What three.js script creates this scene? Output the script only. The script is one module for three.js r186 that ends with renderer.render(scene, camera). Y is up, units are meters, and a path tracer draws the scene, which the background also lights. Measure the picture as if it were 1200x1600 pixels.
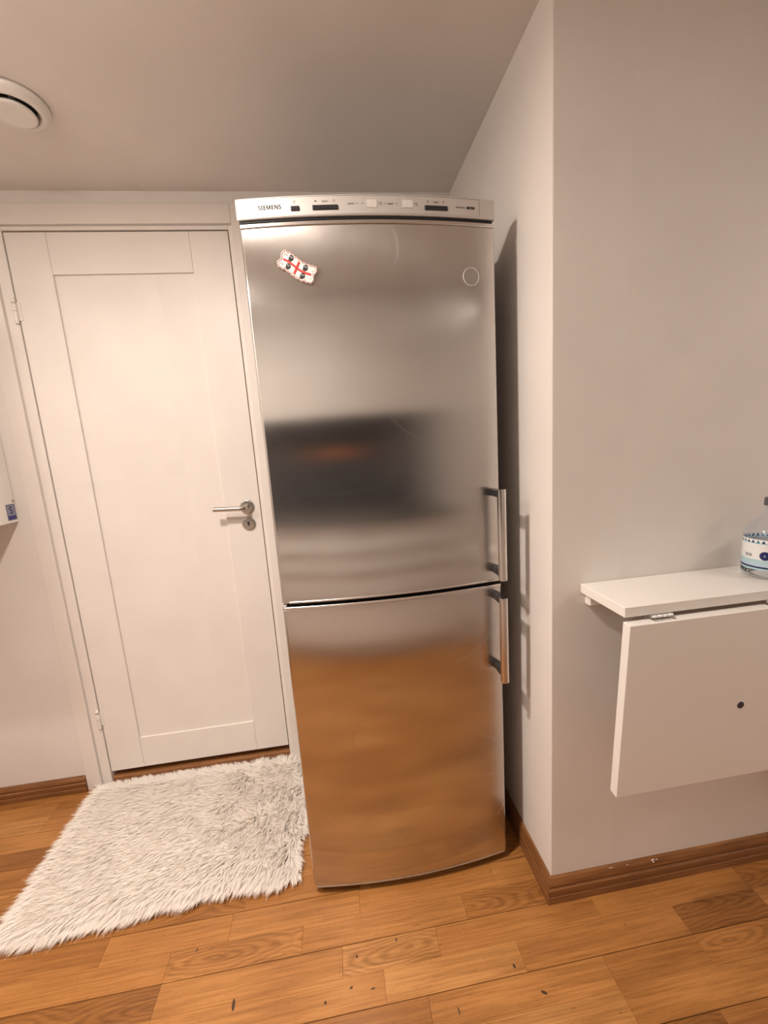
import * as THREE from 'three';
import { RoundedBoxGeometry } from 'three/addons/geometries/RoundedBoxGeometry.js';
import { RectAreaLightUniformsLib } from 'three/addons/lights/RectAreaLightUniformsLib.js';
import { mergeGeometries } from 'three/addons/utils/BufferGeometryUtils.js';

// ------------------------------------------------------------------ camera, light, exposure
const scene = new THREE.Scene();
scene.background = new THREE.Color(0x000000);
const camera = new THREE.PerspectiveCamera(103.222, 1200 / 1600, 0.02, 30);
camera.rotation.order = 'YXZ';
camera.position.set(0.5522, 1.3180, 1.6145);
camera.rotation.set(-0.1666, -0.1181, -0.0676);
const renderer = new THREE.WebGLRenderer({ antialias: true });
renderer.toneMapping = THREE.LinearToneMapping;
renderer.toneMappingExposure = 1.02;
renderer.shadowMap.enabled = true;
const LAMP = { x: 0.04, y: 2.15, z: 1.05, down: 5.4, side: 0.5, beam: 5.6, color: [1.0, 0.88, 0.785] };      // ceiling lamp: light through its flat diffuser, and through its rim (candela)
const FILL_LAMP2 = { x: -0.74, y: 2.15, z: 1.36, down: 3.6, side: 0.12, color: [1.0, 0.91, 0.83] };  // unseen lamp, added at the left as fill for the table wall
const FILL_PANEL = { x: 2.55, z: 1.75, size: 0.55, down: 2.8, color: [1.0, 0.91, 0.83] };               // made-up ceiling panel, added as soft fill for the folding table wall
RectAreaLightUniformsLib.init();
const H = 2.211;                 // ceiling height
const XC = 1.066, ZC = 0.708;    // corner of the wall that sticks out beside the fridge
const XL = -0.955, XR = 3.0, ZF = 2.52;

// ------------------------------------------------------------------ helpers
let seed = 7;
const rnd = () => { seed |= 0; seed = seed + 0x6D2B79F5 | 0; let t = Math.imul(seed ^ seed >>> 15, 1 | seed); t = t + Math.imul(t ^ t >>> 7, 61 | t) ^ t; return ((t ^ t >>> 14) >>> 0) / 4294967296; };
const rr = (a, b) => a + (b - a) * rnd();
const NT = 256, NTAB = new Float32Array(NT * NT);
for (let i = 0; i < NT * NT; i++) NTAB[i] = rnd();
function vn(x, y) {                                   // periodic value noise (period 256)
  const xi = Math.floor(x), yi = Math.floor(y); let fx = x - xi, fy = y - yi;
  fx = fx * fx * (3 - 2 * fx); fy = fy * fy * (3 - 2 * fy);
  const a = xi & 255, b = (xi + 1) & 255, c = (yi & 255) * 256, d = ((yi + 1) & 255) * 256;
  return (NTAB[c + a] * (1 - fx) + NTAB[c + b] * fx) * (1 - fy) + (NTAB[d + a] * (1 - fx) + NTAB[d + b] * fx) * fy;
}
function fbm(x, y, o = 4) { let s = 0, a = 0.5, n = 0; for (let i = 0; i < o; i++) { s += a * vn(x, y); n += a; x = x * 2.03 + 17.1; y = y * 2.03 + 5.7; a *= 0.5; } return s / n; }
function tex(w, h, f, srgb) {
  const d = new Uint8Array(w * h * 4);
  for (let j = 0; j < h; j++) for (let i = 0; i < w; i++) { const c = f(i / w, j / h, i, j), k = (j * w + i) * 4; d[k] = c[0]; d[k + 1] = c[1]; d[k + 2] = c[2]; d[k + 3] = 255; }
  const t = new THREE.DataTexture(d, w, h); t.wrapS = t.wrapT = THREE.RepeatWrapping; t.magFilter = THREE.LinearFilter; t.minFilter = THREE.LinearMipmapLinearFilter; t.generateMipmaps = true;
  if (srgb) t.colorSpace = THREE.SRGBColorSpace; t.needsUpdate = true; return t;
}
function canvasTex(w, h, draw) {
  const c = document.createElement('canvas'); c.width = w; c.height = h; draw(c.getContext('2d'), w, h);
  const t = new THREE.CanvasTexture(c); t.colorSpace = THREE.SRGBColorSpace; t.magFilter = THREE.LinearFilter; return t;
}
const lin = (r, g, b) => new THREE.Color().setRGB(r, g, b);
const std = (o) => new THREE.MeshStandardMaterial(o);
const phy = (o) => new THREE.MeshPhysicalMaterial(o);
const taken = new Map();
function numbered(n) { const k = taken.get(n) || 0; taken.set(n, k + 1); return k ? `${n}_${String(k).padStart(3, '0')}` : n; }
function metreUV(g) {                                  // box-projected uv in metres
  const p = g.attributes.position, n = g.attributes.normal, uv = new Float32Array(p.count * 2);
  for (let i = 0; i < p.count; i++) {
    const ax = Math.abs(n.getX(i)), ay = Math.abs(n.getY(i)), az = Math.abs(n.getZ(i));
    let u, v;
    if (ay >= ax && ay >= az) { u = p.getX(i); v = p.getZ(i); } else if (ax >= az) { u = p.getZ(i); v = p.getY(i); } else { u = p.getX(i); v = p.getY(i); }
    uv[2 * i] = u; uv[2 * i + 1] = v;
  }
  g.setAttribute('uv', new THREE.BufferAttribute(uv, 2)); return g;
}
function bx(x0, x1, y0, y1, z0, z1, r = 0.0015) {      // bevelled box between corners
  const w = x1 - x0, h = y1 - y0, d = z1 - z0; r = Math.min(r, w / 2.2, h / 2.2, d / 2.2);
  const g = r > 0 ? new RoundedBoxGeometry(w, h, d, 1, r) : new THREE.BoxGeometry(w, h, d);
  g.translate((x0 + x1) / 2, (y0 + y1) / 2, (z0 + z1) / 2); return metreUV(g);
}
function strip(g) { const o = g.index ? g.toNonIndexed() : g; for (const k of Object.keys(o.attributes)) if (!['position', 'normal', 'uv'].includes(k)) o.deleteAttribute(k); return o; }
function merge(list) { return list.length === 1 ? list[0] : mergeGeometries(list.map(strip)); }
function mesh(name, geo, mat, parent, pos) {
  const m = new THREE.Mesh(Array.isArray(geo) ? merge(geo) : geo, mat); m.castShadow = m.receiveShadow = true;
  m.name = parent === scene ? numbered(name) : name; parent.add(m); if (pos) m.position.set(...pos); return m;
}
function tag(o, label, category, group) { o.userData = { label, category }; if (group) o.userData.group = group; return o; }
function thing(name, label, category, pos = [0, 0, 0], group) { const g = new THREE.Group(); g.name = numbered(name); g.position.set(...pos); scene.add(g); return tag(g, label, category, group); }
function struct(name, geo, mat, label, category) { const m = mesh(name, geo, mat, scene); m.userData = { kind: 'structure', label, category }; return m; }
function structGroup(name, label, category) { const g = new THREE.Group(); g.name = numbered(name); scene.add(g); g.userData = { kind: 'structure', label, category }; return g; }
function cyl(r0, r1, h, seg = 24) { return new THREE.CylinderGeometry(r1, r0, h, seg); }
function lathe(pts, seg = 40) { return new THREE.LatheGeometry(pts.map(p => new THREE.Vector2(p[0], p[1])), seg); }
function profileX(pts, x0, x1) {                       // profile in (z, y) swept along x
  const s = new THREE.Shape(pts.map(p => new THREE.Vector2(p[0], p[1])));
  const g = new THREE.ExtrudeGeometry(s, { depth: x1 - x0, bevelEnabled: false, steps: 1 });
  g.applyMatrix4(new THREE.Matrix4().makeBasis(new THREE.Vector3(0, 0, 1), new THREE.Vector3(0, 1, 0), new THREE.Vector3(-1, 0, 0)));
  g.translate(x1, 0, 0); return metreUV(g);
}

// ------------------------------------------------------------------ materials
const paintBump = tex(512, 512, (u, v) => { const a = fbm(u * 32, v * 32, 4), b = fbm(u * 96 + 9, v * 96, 2); const c = 255 * (0.55 * a + 0.45 * b); return [c, c, c]; });
paintBump.repeat.set(2.2, 2.2);
const paintTone = tex(256, 256, (u, v) => { const a = fbm(u * 8 + 3, v * 8, 5); const c = 244 + 11 * a; return [c, c * 0.998, c * 0.994]; }, true);
paintTone.repeat.set(0.8, 0.8);
const M = {};
M.wall = std({ color: lin(0.80, 0.755, 0.72), roughness: 0.72, map: paintTone, bumpMap: paintBump, bumpScale: 0.00025 });
const brushBump = tex(256, 512, (u, v) => { const a = fbm(u * 64, v * 4, 3), b = fbm(u * 6, v * 12 + 40, 3); const c = 255 * (0.5 * a + 0.5 * b); return [c, c, c]; });
M.doorPaint = std({ color: lin(0.83, 0.775, 0.73), roughness: 0.42, map: paintTone, bumpMap: brushBump, bumpScale: 0.00025 });
M.trimPaint = std({ color: lin(0.83, 0.775, 0.73), roughness: 0.45, map: paintTone, bumpMap: brushBump, bumpScale: 0.0003 });
M.hingePaint = std({ color: lin(0.78, 0.73, 0.67), roughness: 0.4 });
M.laminate = std({ color: lin(0.86, 0.83, 0.79), roughness: 0.32 });
M.laminateEdge = std({ color: lin(0.88, 0.86, 0.83), roughness: 0.38 });
M.black = std({ color: lin(0.012, 0.011, 0.012), roughness: 0.6 });
M.darkPlastic = std({ color: lin(0.02, 0.02, 0.022), roughness: 0.35 });
M.fridgeBody = std({ color: lin(0.13, 0.125, 0.12), roughness: 0.5 });
M.nickel = std({ color: lin(0.55, 0.51, 0.47), metalness: 1, roughness: 0.28 });
M.chrome = std({ color: lin(0.75, 0.73, 0.70), metalness: 1, roughness: 0.18 });
M.zinc = std({ color: lin(0.7, 0.68, 0.65), metalness: 1, roughness: 0.3 });

// brushed steel, with wipe marks and finger smears on it
function arcs(n, w, h) { const a = []; for (let i = 0; i < n; i++) a.push([rr(0, w), rr(0, h), rr(0.05, 0.22), rr(0, 6.28), rr(0.5, 2.2), rr(0.0015, 0.007), rr(0.2, 1)]); return a; }
function smearTex(w, h, list, base, amt) {
  const rough = new Float32Array(512 * 1024);
  for (let j = 0; j < 1024; j++) for (let i = 0; i < 512; i++) {
    const x = i / 512 * w, y = j / 1024 * h;
    let s = base + 0.06 * (fbm(x * 9, y * 9 + 2, 5) - 0.5);
    rough[j * 512 + i] = s;
  }
  for (const [cx, cy, r, a0, span, wd, k] of list) {
    const n = Math.ceil(r * span / 0.002);
    for (let q = 0; q <= n; q++) {
      const a = a0 + span * q / n, px = cx + r * Math.cos(a) * 1.5, py = cy + r * Math.sin(a) * 0.8, f = Math.sin(Math.PI * q / n);
      for (let dj = -4; dj <= 4; dj++) for (let di = -3; di <= 3; di++) {
        const i = Math.round(px / w * 512) + di, j = Math.round(py / h * 1024) + dj; if (i < 0 || j < 0 || i > 511 || j > 1023) continue;
        const e = Math.hypot(i / 512 * w - px, j / 1024 * h - py) / wd; rough[j * 512 + i] += amt * k * f * Math.exp(-e * e) * 0.1;
      }
    }
  }
  return tex(512, 1024, (u, v, i, j) => { const c = Math.max(0, Math.min(255, 255 * rough[j * 512 + i])); return [c, c, c]; });
}
function steel(w, h, n, color, amt) {
  return phy({ color, metalness: 1, roughness: 1, roughnessMap: smearTex(w, h, arcs(n, w, h), 0.185, amt), anisotropy: 0.95, anisotropyRotation: 0 });
}
M.steelUpper = steel(0.6, 0.9, 60, lin(0.60, 0.575, 0.555), 0.10);
M.steelLower = steel(0.6, 0.9, 90, lin(0.60, 0.575, 0.555), 0.24);
M.steelPanel = phy({ color: lin(0.62, 0.59, 0.56), metalness: 0.7, roughness: 0.56, anisotropy: 0.2 });
M.steelTrim = phy({ color: lin(0.68, 0.65, 0.62), metalness: 1, roughness: 0.25, anisotropy: 0.4 });
M.handle = phy({ color: lin(0.72, 0.69, 0.67), metalness: 1, roughness: 0.22 });

// oak
function oakTex(kind) {
  return tex(1024, 512, (u, v) => {
    const x = u * 8, y = v * 8;                        // x along the grain
    let s;
    if (kind === 0) { const w = y * 9 + 1.6 * fbm(x * 0.7, y * 1.2 + 3, 3) * 3; s = 0.5 + 0.5 * Math.sin(w * 2.2 + 4 * fbm(x * 0.5, y * 3, 3)); }
    else { const yc = (v * 4 % 1) - 0.5 + 0.25 * (fbm(x * 0.6 + 30, 0.5 + Math.floor(v * 4) * 7, 3) - 0.5); const d = Math.sqrt(yc * yc * 60 + Math.pow(Math.abs(((x * 0.55) % 1.6) - 0.8) * 2.0 + 0.1, 2) * 1.2) + 0.5 * fbm(x * 1.5, y * 4 + 60, 4); s = 0.5 + 0.5 * Math.sin(d * 15); }
    s = Math.pow(s, 1.6);
    const fine = fbm(x * 1.6, y * 60 + 11, 3), pore = vn(x * 9, y * 120) > 0.83 ? 1 : 0, cloud = fbm(x * 0.8 + 50, y * 1.6, 4);
    let k = 1.0 - (kind ? 0.13 : 0.035) * s - 0.24 * (fine - 0.5) - 0.20 * (fbm(x * 0.9, y * 22 + 70, 3) - 0.5) - 0.06 * pore + 0.22 * (cloud - 0.5);
    const kn = vn(x * 4 + 90, y * 14 + 31); if (kn > 0.985) k *= 0.6;
    return [Math.min(255, 238 * k), Math.min(255, 232 * Math.pow(k, 1.18)), Math.min(255, 222 * Math.pow(k, 1.45))];
  }, true);
}
const oakA = oakTex(0), oakB = oakTex(1);
const oakTones = [[0.47, 0.215, 0.064], [0.39, 0.170, 0.047], [0.53, 0.260, 0.086], [0.32, 0.136, 0.036], [0.43, 0.190, 0.054], [0.28, 0.120, 0.034]];
M.oak = []; for (const t of [oakA, oakB]) for (const c of oakTones) M.oak.push(std({ color: lin(...c), map: t, roughness: 0.36 }));
M.base = std({ color: lin(0.27, 0.118, 0.042), map: oakA, roughness: 0.42 });
M.sill = std({ color: lin(0.36, 0.16, 0.06), map: oakA, roughness: 0.5 });

// ------------------------------------------------------------------ room shell
const door = { x0: -0.457, x1: 0.2595, y0: 0.062, y1: 2.088 };
{
  const s = new THREE.Shape([[XL - 0.1, -0.02], [-0.496, -0.02], [-0.496, 2.105], [0.283, 2.105], [0.283, -0.02], [XC + 0.05, -0.02], [XC + 0.05, H + 0.02], [XL - 0.1, H + 0.02]].map(p => new THREE.Vector2(...p)));
  const g = new THREE.ExtrudeGeometry(s, { depth: 0.12, bevelEnabled: false }); g.translate(0, 0, -0.12);
  struct('wall_back', metreUV(g), M.wall, 'warm white painted wall around the panelled door', 'wall');
}
struct('wall_right', bx(XC, XR + 0.1, -0.02, H + 0.02, -0.12, ZC, 0.004), M.wall, 'warm white wall jutting out beside the fridge with the folding table', 'wall');
struct('wall_left', bx(XL - 0.1, XL, -0.02, H + 0.02, -0.12, ZF + 0.1, 0), M.wall, 'white side wall carrying the hanging cabinet', 'wall');
struct('wall_front', bx(XL - 0.1, XR + 0.1, -0.02, H + 0.02, ZF, ZF + 0.1, 0), M.wall, 'white wall behind the kitchen units', 'wall');
struct('wall_end', bx(XR, XR + 0.1, -0.02, H + 0.02, ZC - 0.05, ZF + 0.1, 0), M.wall, 'white end wall at the far side of the kitchen', 'wall');
{
  const s = new THREE.Shape([[XL - 0.1, 0.12], [XR + 0.1, 0.12], [XR + 0.1, -ZF - 0.1], [XL - 0.1, -ZF - 0.1]].map(p => new THREE.Vector2(...p)));
  const hole = new THREE.Path(); hole.absarc(-0.154, -0.354, 0.0505, 0, Math.PI * 2, true); s.holes.push(hole);          // air duct opening
  struct('ceiling', metreUV(new THREE.ExtrudeGeometry(s, { depth: 0.1, bevelEnabled: false, curveSegments: 40 }).rotateX(-Math.PI / 2).translate(0, H, 0)), M.wall, 'low painted ceiling', 'ceiling');
}
struct('wall_passage', [bx(-0.7, 0.5, -0.02, H, -0.56, -0.50, 0), bx(-0.7, -0.62, -0.02, H, -0.50, -0.121, 0), bx(0.42, 0.5, -0.02, H, -0.50, -0.121, 0), bx(-0.7, 0.5, H, H + 0.05, -0.56, -0.121, 0), bx(-0.7, 0.5, -0.06, -0.02, -0.56, -0.121, 0)], M.wall, 'painted closet walls behind the closed door', 'wall');

// floor: two-strip oak boards running along x, each stave its own piece
const floor = structGroup('floor', 'honey coloured oak parquet laid in staggered two-strip boards', 'floor');
mesh('subfloor', bx(XL - 0.1, XR + 0.1, -0.06, -0.012, -0.12, ZF + 0.1, 0), M.sill, floor);
function staveGeo(x0, x1, z0, z1, gf, gb) {            // top with small chamfers, uv along the grain
  const c = 0.0004, t = 0.012; x0 += 0.0002; x1 -= 0.0002; z0 += gb; z1 -= gf;
  const P = [[x0, -t, z0], [x1, -t, z0], [x1, -t, z1], [x0, -t, z1], [x0, -c, z0], [x1, -c, z0], [x1, -c, z1], [x0, -c, z1], [x0 + c, 0, z0 + c], [x1 - c, 0, z0 + c], [x1 - c, 0, z1 - c], [x0 + c, 0, z1 - c]];
  const pos = [], uv = [], ou = 0.01 + rnd() * Math.max(0, 0.98 - (x1 - x0) / 1.1), ov = (Math.floor(rnd() * 4) + 0.18 + 0.2 * rnd()) / 4;
  const q = (a, b, d, e) => { for (const i of [a, b, d, a, d, e]) { pos.push(...P[i]); uv.push((P[i][0] - x0) / 1.1 + ou, (P[i][2] - z0) / 0.55 + ov); } };
  q(8, 11, 10, 9); q(4, 8, 9, 5); q(5, 9, 10, 6); q(6, 10, 11, 7); q(7, 11, 8, 4); q(0, 4, 5, 1); q(1, 5, 6, 2); q(2, 6, 7, 3); q(3, 7, 4, 0);
  const g = new THREE.BufferGeometry(); g.setAttribute('position', new THREE.Float32BufferAttribute(pos, 3)); g.setAttribute('uv', new THREE.Float32BufferAttribute(uv, 2)); g.computeVertexNormals(); return g;
}
{
  const z00 = 0.583, SW = 0.067;                       // row k covers z00 + k*SW ...
  // stave ends read off the photograph, with tone and figure of the stave to the right of each
  const known = {
    0: [[-0.62, 1, 0], [-0.18, 4, 0], [0.155, 0, 0], [0.52, 4, 0], [0.93, 0, 0]],
    1: [[-0.55, 4, 0], [0.007, 0, 1], [0.36, 0, 0], [0.817, 1, 1], [1.28, 4, 0]],
    2: [[-0.50, 3, 1], [0.007, 0, 0], [0.467, 2, 1], [0.722, 4, 0], [1.176, 4, 0], [1.632, 4, 1]],
    3: [[-0.62, 4, 0], [0.007, 0, 0], [0.57, 2, 0], [0.924, 4, 0], [1.38, 3, 1], [1.632, 0, 0]],
    4: [[-0.35, 4, 0], [0.20, 1, 0], [0.67, 0, 0], [1.123, 1, 0], [1.38, 4, 1], [1.80, 1, 0]],
    5: [[-0.10, 0, 0], [0.40, 4, 0], [0.72, 2, 0], [1.123, 0, 0], [1.57, 1, 0]],
    '-7': [[-0.632, 4, 0]], '-8': [[-0.632, 1, 0]], '-9': [[-0.70, 4, 0], [-0.3, 1, 0]], '-6': [[-0.80, 0, 0]], '-5': [[-0.75, 3, 0], [0.1, 4, 0]],
  };
  const far = [[], [], [], []]; let count = 0;
  for (let k = -11; k < 30; k++) {
    const z0 = Math.max(-0.118, z00 + k * SW), z1 = Math.min(ZF, z00 + (k + 1) * SW); if (z1 - z0 < 0.004) continue;
    const odd = ((k % 2) + 2) % 2;                     // rows 0,1 share a board; seam between boards is wider
    const gb = odd ? 0.00005 : 0.0007, gf = odd ? 0.0007 : 0.00005;
    const ends = (known[k] || []).slice();
    if (!ends.length) { let x = XL + rr(0.1, 0.45); while (x < 1.9) { ends.push([x, Math.floor(rr(0, 5)), rnd() < 0.25 ? 1 : 0]); x += rr(0.3, 0.52); } }
    while (ends[0][0] > XL + 0.5) ends.unshift([ends[0][0] - rr(0.33, 0.5), Math.floor(rr(0, 5)), 0]);
    ends.unshift([XL - 0.02, Math.floor(rr(0, 5)), 0]);
    while (ends[ends.length - 1][0] < XR - 0.5) ends.push([ends[ends.length - 1][0] + rr(0.3, 0.52), Math.floor(rr(0, 5)), rnd() < 0.2 ? 1 : 0]);
    for (let i = 0; i < ends.length; i++) {
      const x0 = ends[i][0], x1 = i + 1 < ends.length ? ends[i + 1][0] : XR, g = staveGeo(x0, x1, z0, z1, gf, gb);
      if (z1 < 1.15 && x0 < 1.95) { mesh('stave', g, M.oak[ends[i][1] + 6 * ends[i][2]], floor); count++; } else far[Math.floor(rr(0, 4))].push(g);
    }
  }
  far.forEach((l, i) => { const f = mesh('stave_field', l, M.oak[[0, 1, 4, 2][i]], floor); f.userData.kind = 'stuff'; });
  console.log('staves', count);
}

// baseboards: moulded oak strip
const bbp = (h, t) => [[0, 0], [t, 0], [t, h * 0.26], [t - 0.0022, h * 0.30], [t - 0.0022, h * 0.34], [t, h * 0.38], [t, h * 0.58], [t - 0.004, h * 0.64], [t - 0.004, h * 0.70], [t - 0.001, h * 0.76], [t - 0.003, h * 0.88], [t - 0.008, h], [0, h]];
function baseStruct(name, pts, x0, x1, place, label) { const g = profileX(pts, x0, x1); place(g); struct(name, g, M.base, label, 'baseboard'); }
baseStruct('baseboard_back', bbp(0.066, 0.016), XL, -0.552, g => g, 'brown oak baseboard left of the white door');
baseStruct('baseboard_right', bbp(0.078, 0.016), XC - 0.016, XR, g => { g.translate(0, 0, ZC); const p = g.attributes.position; for (let i = 0; i < p.count; i++) if (Math.abs(p.getX(i) - (XC - 0.016)) < 1e-5) p.setX(i, XC - (p.getZ(i) - ZC)); }, 'brown grooved oak baseboard under the folding table');
baseStruct('baseboard_niche', bbp(0.078, 0.016), 0, ZC + 0.016, g => { g.rotateY(-Math.PI / 2); g.translate(XC, 0, 0); const p = g.attributes.position; for (let i = 0; i < p.count; i++) if (Math.abs(p.getZ(i) - (ZC + 0.016)) < 1e-5) p.setZ(i, ZC + (XC - p.getX(i))); }, 'brown oak baseboard in the gap beside the fridge');
baseStruct('baseboard_left', bbp(0.066, 0.016), -ZF, 0, g => { g.rotateY(Math.PI / 2); g.translate(XL, 0, 0); }, 'brown oak baseboard along the side wall');

{
  const bb = scene.getObjectByName('baseboard_right'); const chip = [];
  for (const [x, y, w, h] of [[1.366, 0.0768, 0.013, 0.0026], [1.370, 0.0732, 0.004, 0.005], [1.382, 0.0765, 0.006, 0.0018], [1.235, 0.0778, 0.014, 0.0011], [1.290, 0.0775, 0.006, 0.0010]]) {
    const sh = new THREE.Shape([[0, 0.2], [0.3, 0], [0.75, 0.15], [1, 0.6], [0.6, 1], [0.2, 0.8]].map(p => new THREE.Vector2(p[0] * w + (rnd() - 0.5) * w * 0.2, p[1] * h)));
    chip.push(metreUV(new THREE.ExtrudeGeometry(sh, { depth: 0.0012, bevelEnabled: false }).rotateX(-0.5).translate(x, y, ZC + 0.0105 + (0.078 - y) * 1.2)));
  }
  mesh('paint_flake', chip, M.wall, bb).userData.label = 'stray flakes of white wall paint';
  const knotM = std({ color: lin(0.045, 0.022, 0.010), roughness: 0.5 }), kg = new THREE.SphereGeometry(1, 14, 6);
  for (const [x, z, a, b, t] of [[0.201, 0.789, 0.0035, 0.012, 0.1], [0.4235, 0.823, 0.0030, 0.0036, 0], [0.487, 0.806, 0.0042, 0.0022, 0.3], [0.540, 0.8165, 0.0062, 0.0016, 0.1], [0.897, 0.834, 0.0028, 0.0050, 0.3], [0.945, 0.893, 0.0075, 0.0030, -0.5], [0.735, 0.890, 0.0016, 0.0075, 0.1], [0.075, 0.657, 0.0020, 0.0045, -0.4], [0.505, 0.746, 0.0022, 0.0044, 0.2], [0.612, 0.728, 0.0024, 0.0034, 0]]) {
    const k = mesh('knot', kg, knotM, floor, [x, 0.0001, z]); k.scale.set(a, 0.0004, b); k.rotation.y = t; k.userData.label = 'dark knot in the oak';
  }
}
// door lining and casing
const lining = structGroup('trim_1', 'white painted door frame around the panelled door', 'door frame');
mesh('jamb', bx(-0.4955, -0.4605, 0.002, 2.1045, -0.118, 0.001), M.trimPaint, lining);
mesh('jamb', bx(0.263, 0.2825, 0.002, 2.1045, -0.118, 0.001), M.trimPaint, lining);
mesh('head', bx(-0.4605, 0.263, 2.0915, 2.1045, -0.118, 0.001), M.trimPaint, lining);
mesh('stop', [bx(-0.4605, -0.44, 0.002, 2.0915, -0.09, -0.047), bx(0.243, 0.263, 0.002, 2.0915, -0.09, -0.047), bx(-0.44, 0.243, 2.07, 2.0915, -0.09, -0.047)], M.trimPaint, lining);
const casing = structGroup('trim_2', 'white flat casing boards framing the door opening', 'door casing');
mesh('board', bx(-0.551, -0.4975, 0, 2.168, 0.0005, 0.0105, 0.002), M.trimPaint, casing);
mesh('board', bx(0.2765, 0.332, 0, 2.168, 0.0005, 0.0105, 0.002), M.trimPaint, casing);
mesh('board', bx(-0.4973, 0.2763, 2.1065, 2.168, 0.0005, 0.0105, 0.002), M.trimPaint, casing);
struct('trim_3', bx(-0.4605, 0.263, 0, 0.032, -0.118, -0.004, 0.004), M.sill, 'worn brown wooden threshold below the door', 'threshold');

// panelled door
const D = structGroup('door_1', 'white painted panelled door with steel lever handle and keyhole', 'door');
mesh('stile', bx(door.x0, -0.3295, door.y0, door.y1, -0.044, -0.002, 0.0012), M.doorPaint, D);
mesh('stile', bx(0.1280, door.x1, door.y0, door.y1, -0.044, -0.002, 0.0012), M.doorPaint, D);
mesh('rail', bx(-0.3290, 0.1275, 1.956, door.y1, -0.044, -0.0025, 0.0012), M.doorPaint, D);
mesh('rail', bx(-0.3290, 0.1275, door.y0, 0.1947, -0.044, -0.0025, 0.0012), M.doorPaint, D);
mesh('panel', bx(-0.334, 0.1325, 0.19, 1.961, -0.034, -0.0105, 0), M.doorPaint, D);
{
  const lev = mesh('lever', (() => {
    const c = new THREE.CatmullRomCurve3([[0.211, 1.113, 0.006], [0.211, 1.113, 0.034], [0.205, 1.113, 0.045], [0.192, 1.1135, 0.0485], [0.150, 1.115, 0.0485], [0.098, 1.117, 0.0485]].map(p => new THREE.Vector3(...p)), false, 'catmullrom', 0.2);
    const t = new THREE.TubeGeometry(c, 40, 0.0092, 16), cap = new THREE.CircleGeometry(0.0092, 16); cap.rotateY(-Math.PI / 2); cap.translate(0.098, 1.117, 0.0485); return [t, cap];
  })(), M.nickel, D); lev.userData.label = 'brushed steel lever';
  const ros = mesh('rosette', lathe([[0, 0.009], [0.022, 0.009], [0.0252, 0.0075], [0.026, 0.0055], [0.026, 0], [0, 0]]).rotateX(Math.PI / 2).translate(0.211, 1.113, -0.002), M.nickel, D); ros.userData.label = 'round steel rosette';
  const esc = mesh('keyhole_plate', lathe([[0, 0.008], [0.022, 0.008], [0.0245, 0.0065], [0.025, 0.005], [0.025, 0], [0, 0]]).rotateX(Math.PI / 2).translate(0.210, 1.046, -0.002), M.nickel, D); esc.userData.label = 'round steel keyhole plate';
  const kh = new THREE.Shape(); kh.absarc(0, 0.004, 0.0042, -0.6, Math.PI + 0.6); kh.lineTo(-0.0028, -0.009); kh.lineTo(0.0028, -0.009);
  mesh('keyhole', new THREE.ExtrudeGeometry(kh, { depth: 0.001, bevelEnabled: false }).translate(0.210, 1.047, 0.0058), M.black, esc);
  for (const y of [1.842, 0.305]) {
    const h = mesh('hinge', [lathe([[0, -0.042], [0.0055, -0.041], [0.0066, -0.038], [0.0066, -0.0005]], 20), lathe([[0.0066, 0.0008], [0.0066, 0.024], [0, 0.024]], 20), lathe([[0, 0.026], [0.0066, 0.026], [0.0066, 0.034], [0.0045, 0.040], [0, 0.042]], 20)].map(g => g.translate(-0.4635, y, 0.0045)), M.hingePaint, D);
    h.userData.label = 'painted over hinge knuckle';
    mesh('leaf', bx(-0.4625, -0.448, y - 0.03, y + 0.03, -0.002, 0.0002, 0.0005), M.hingePaint, h);
  }
}

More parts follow.
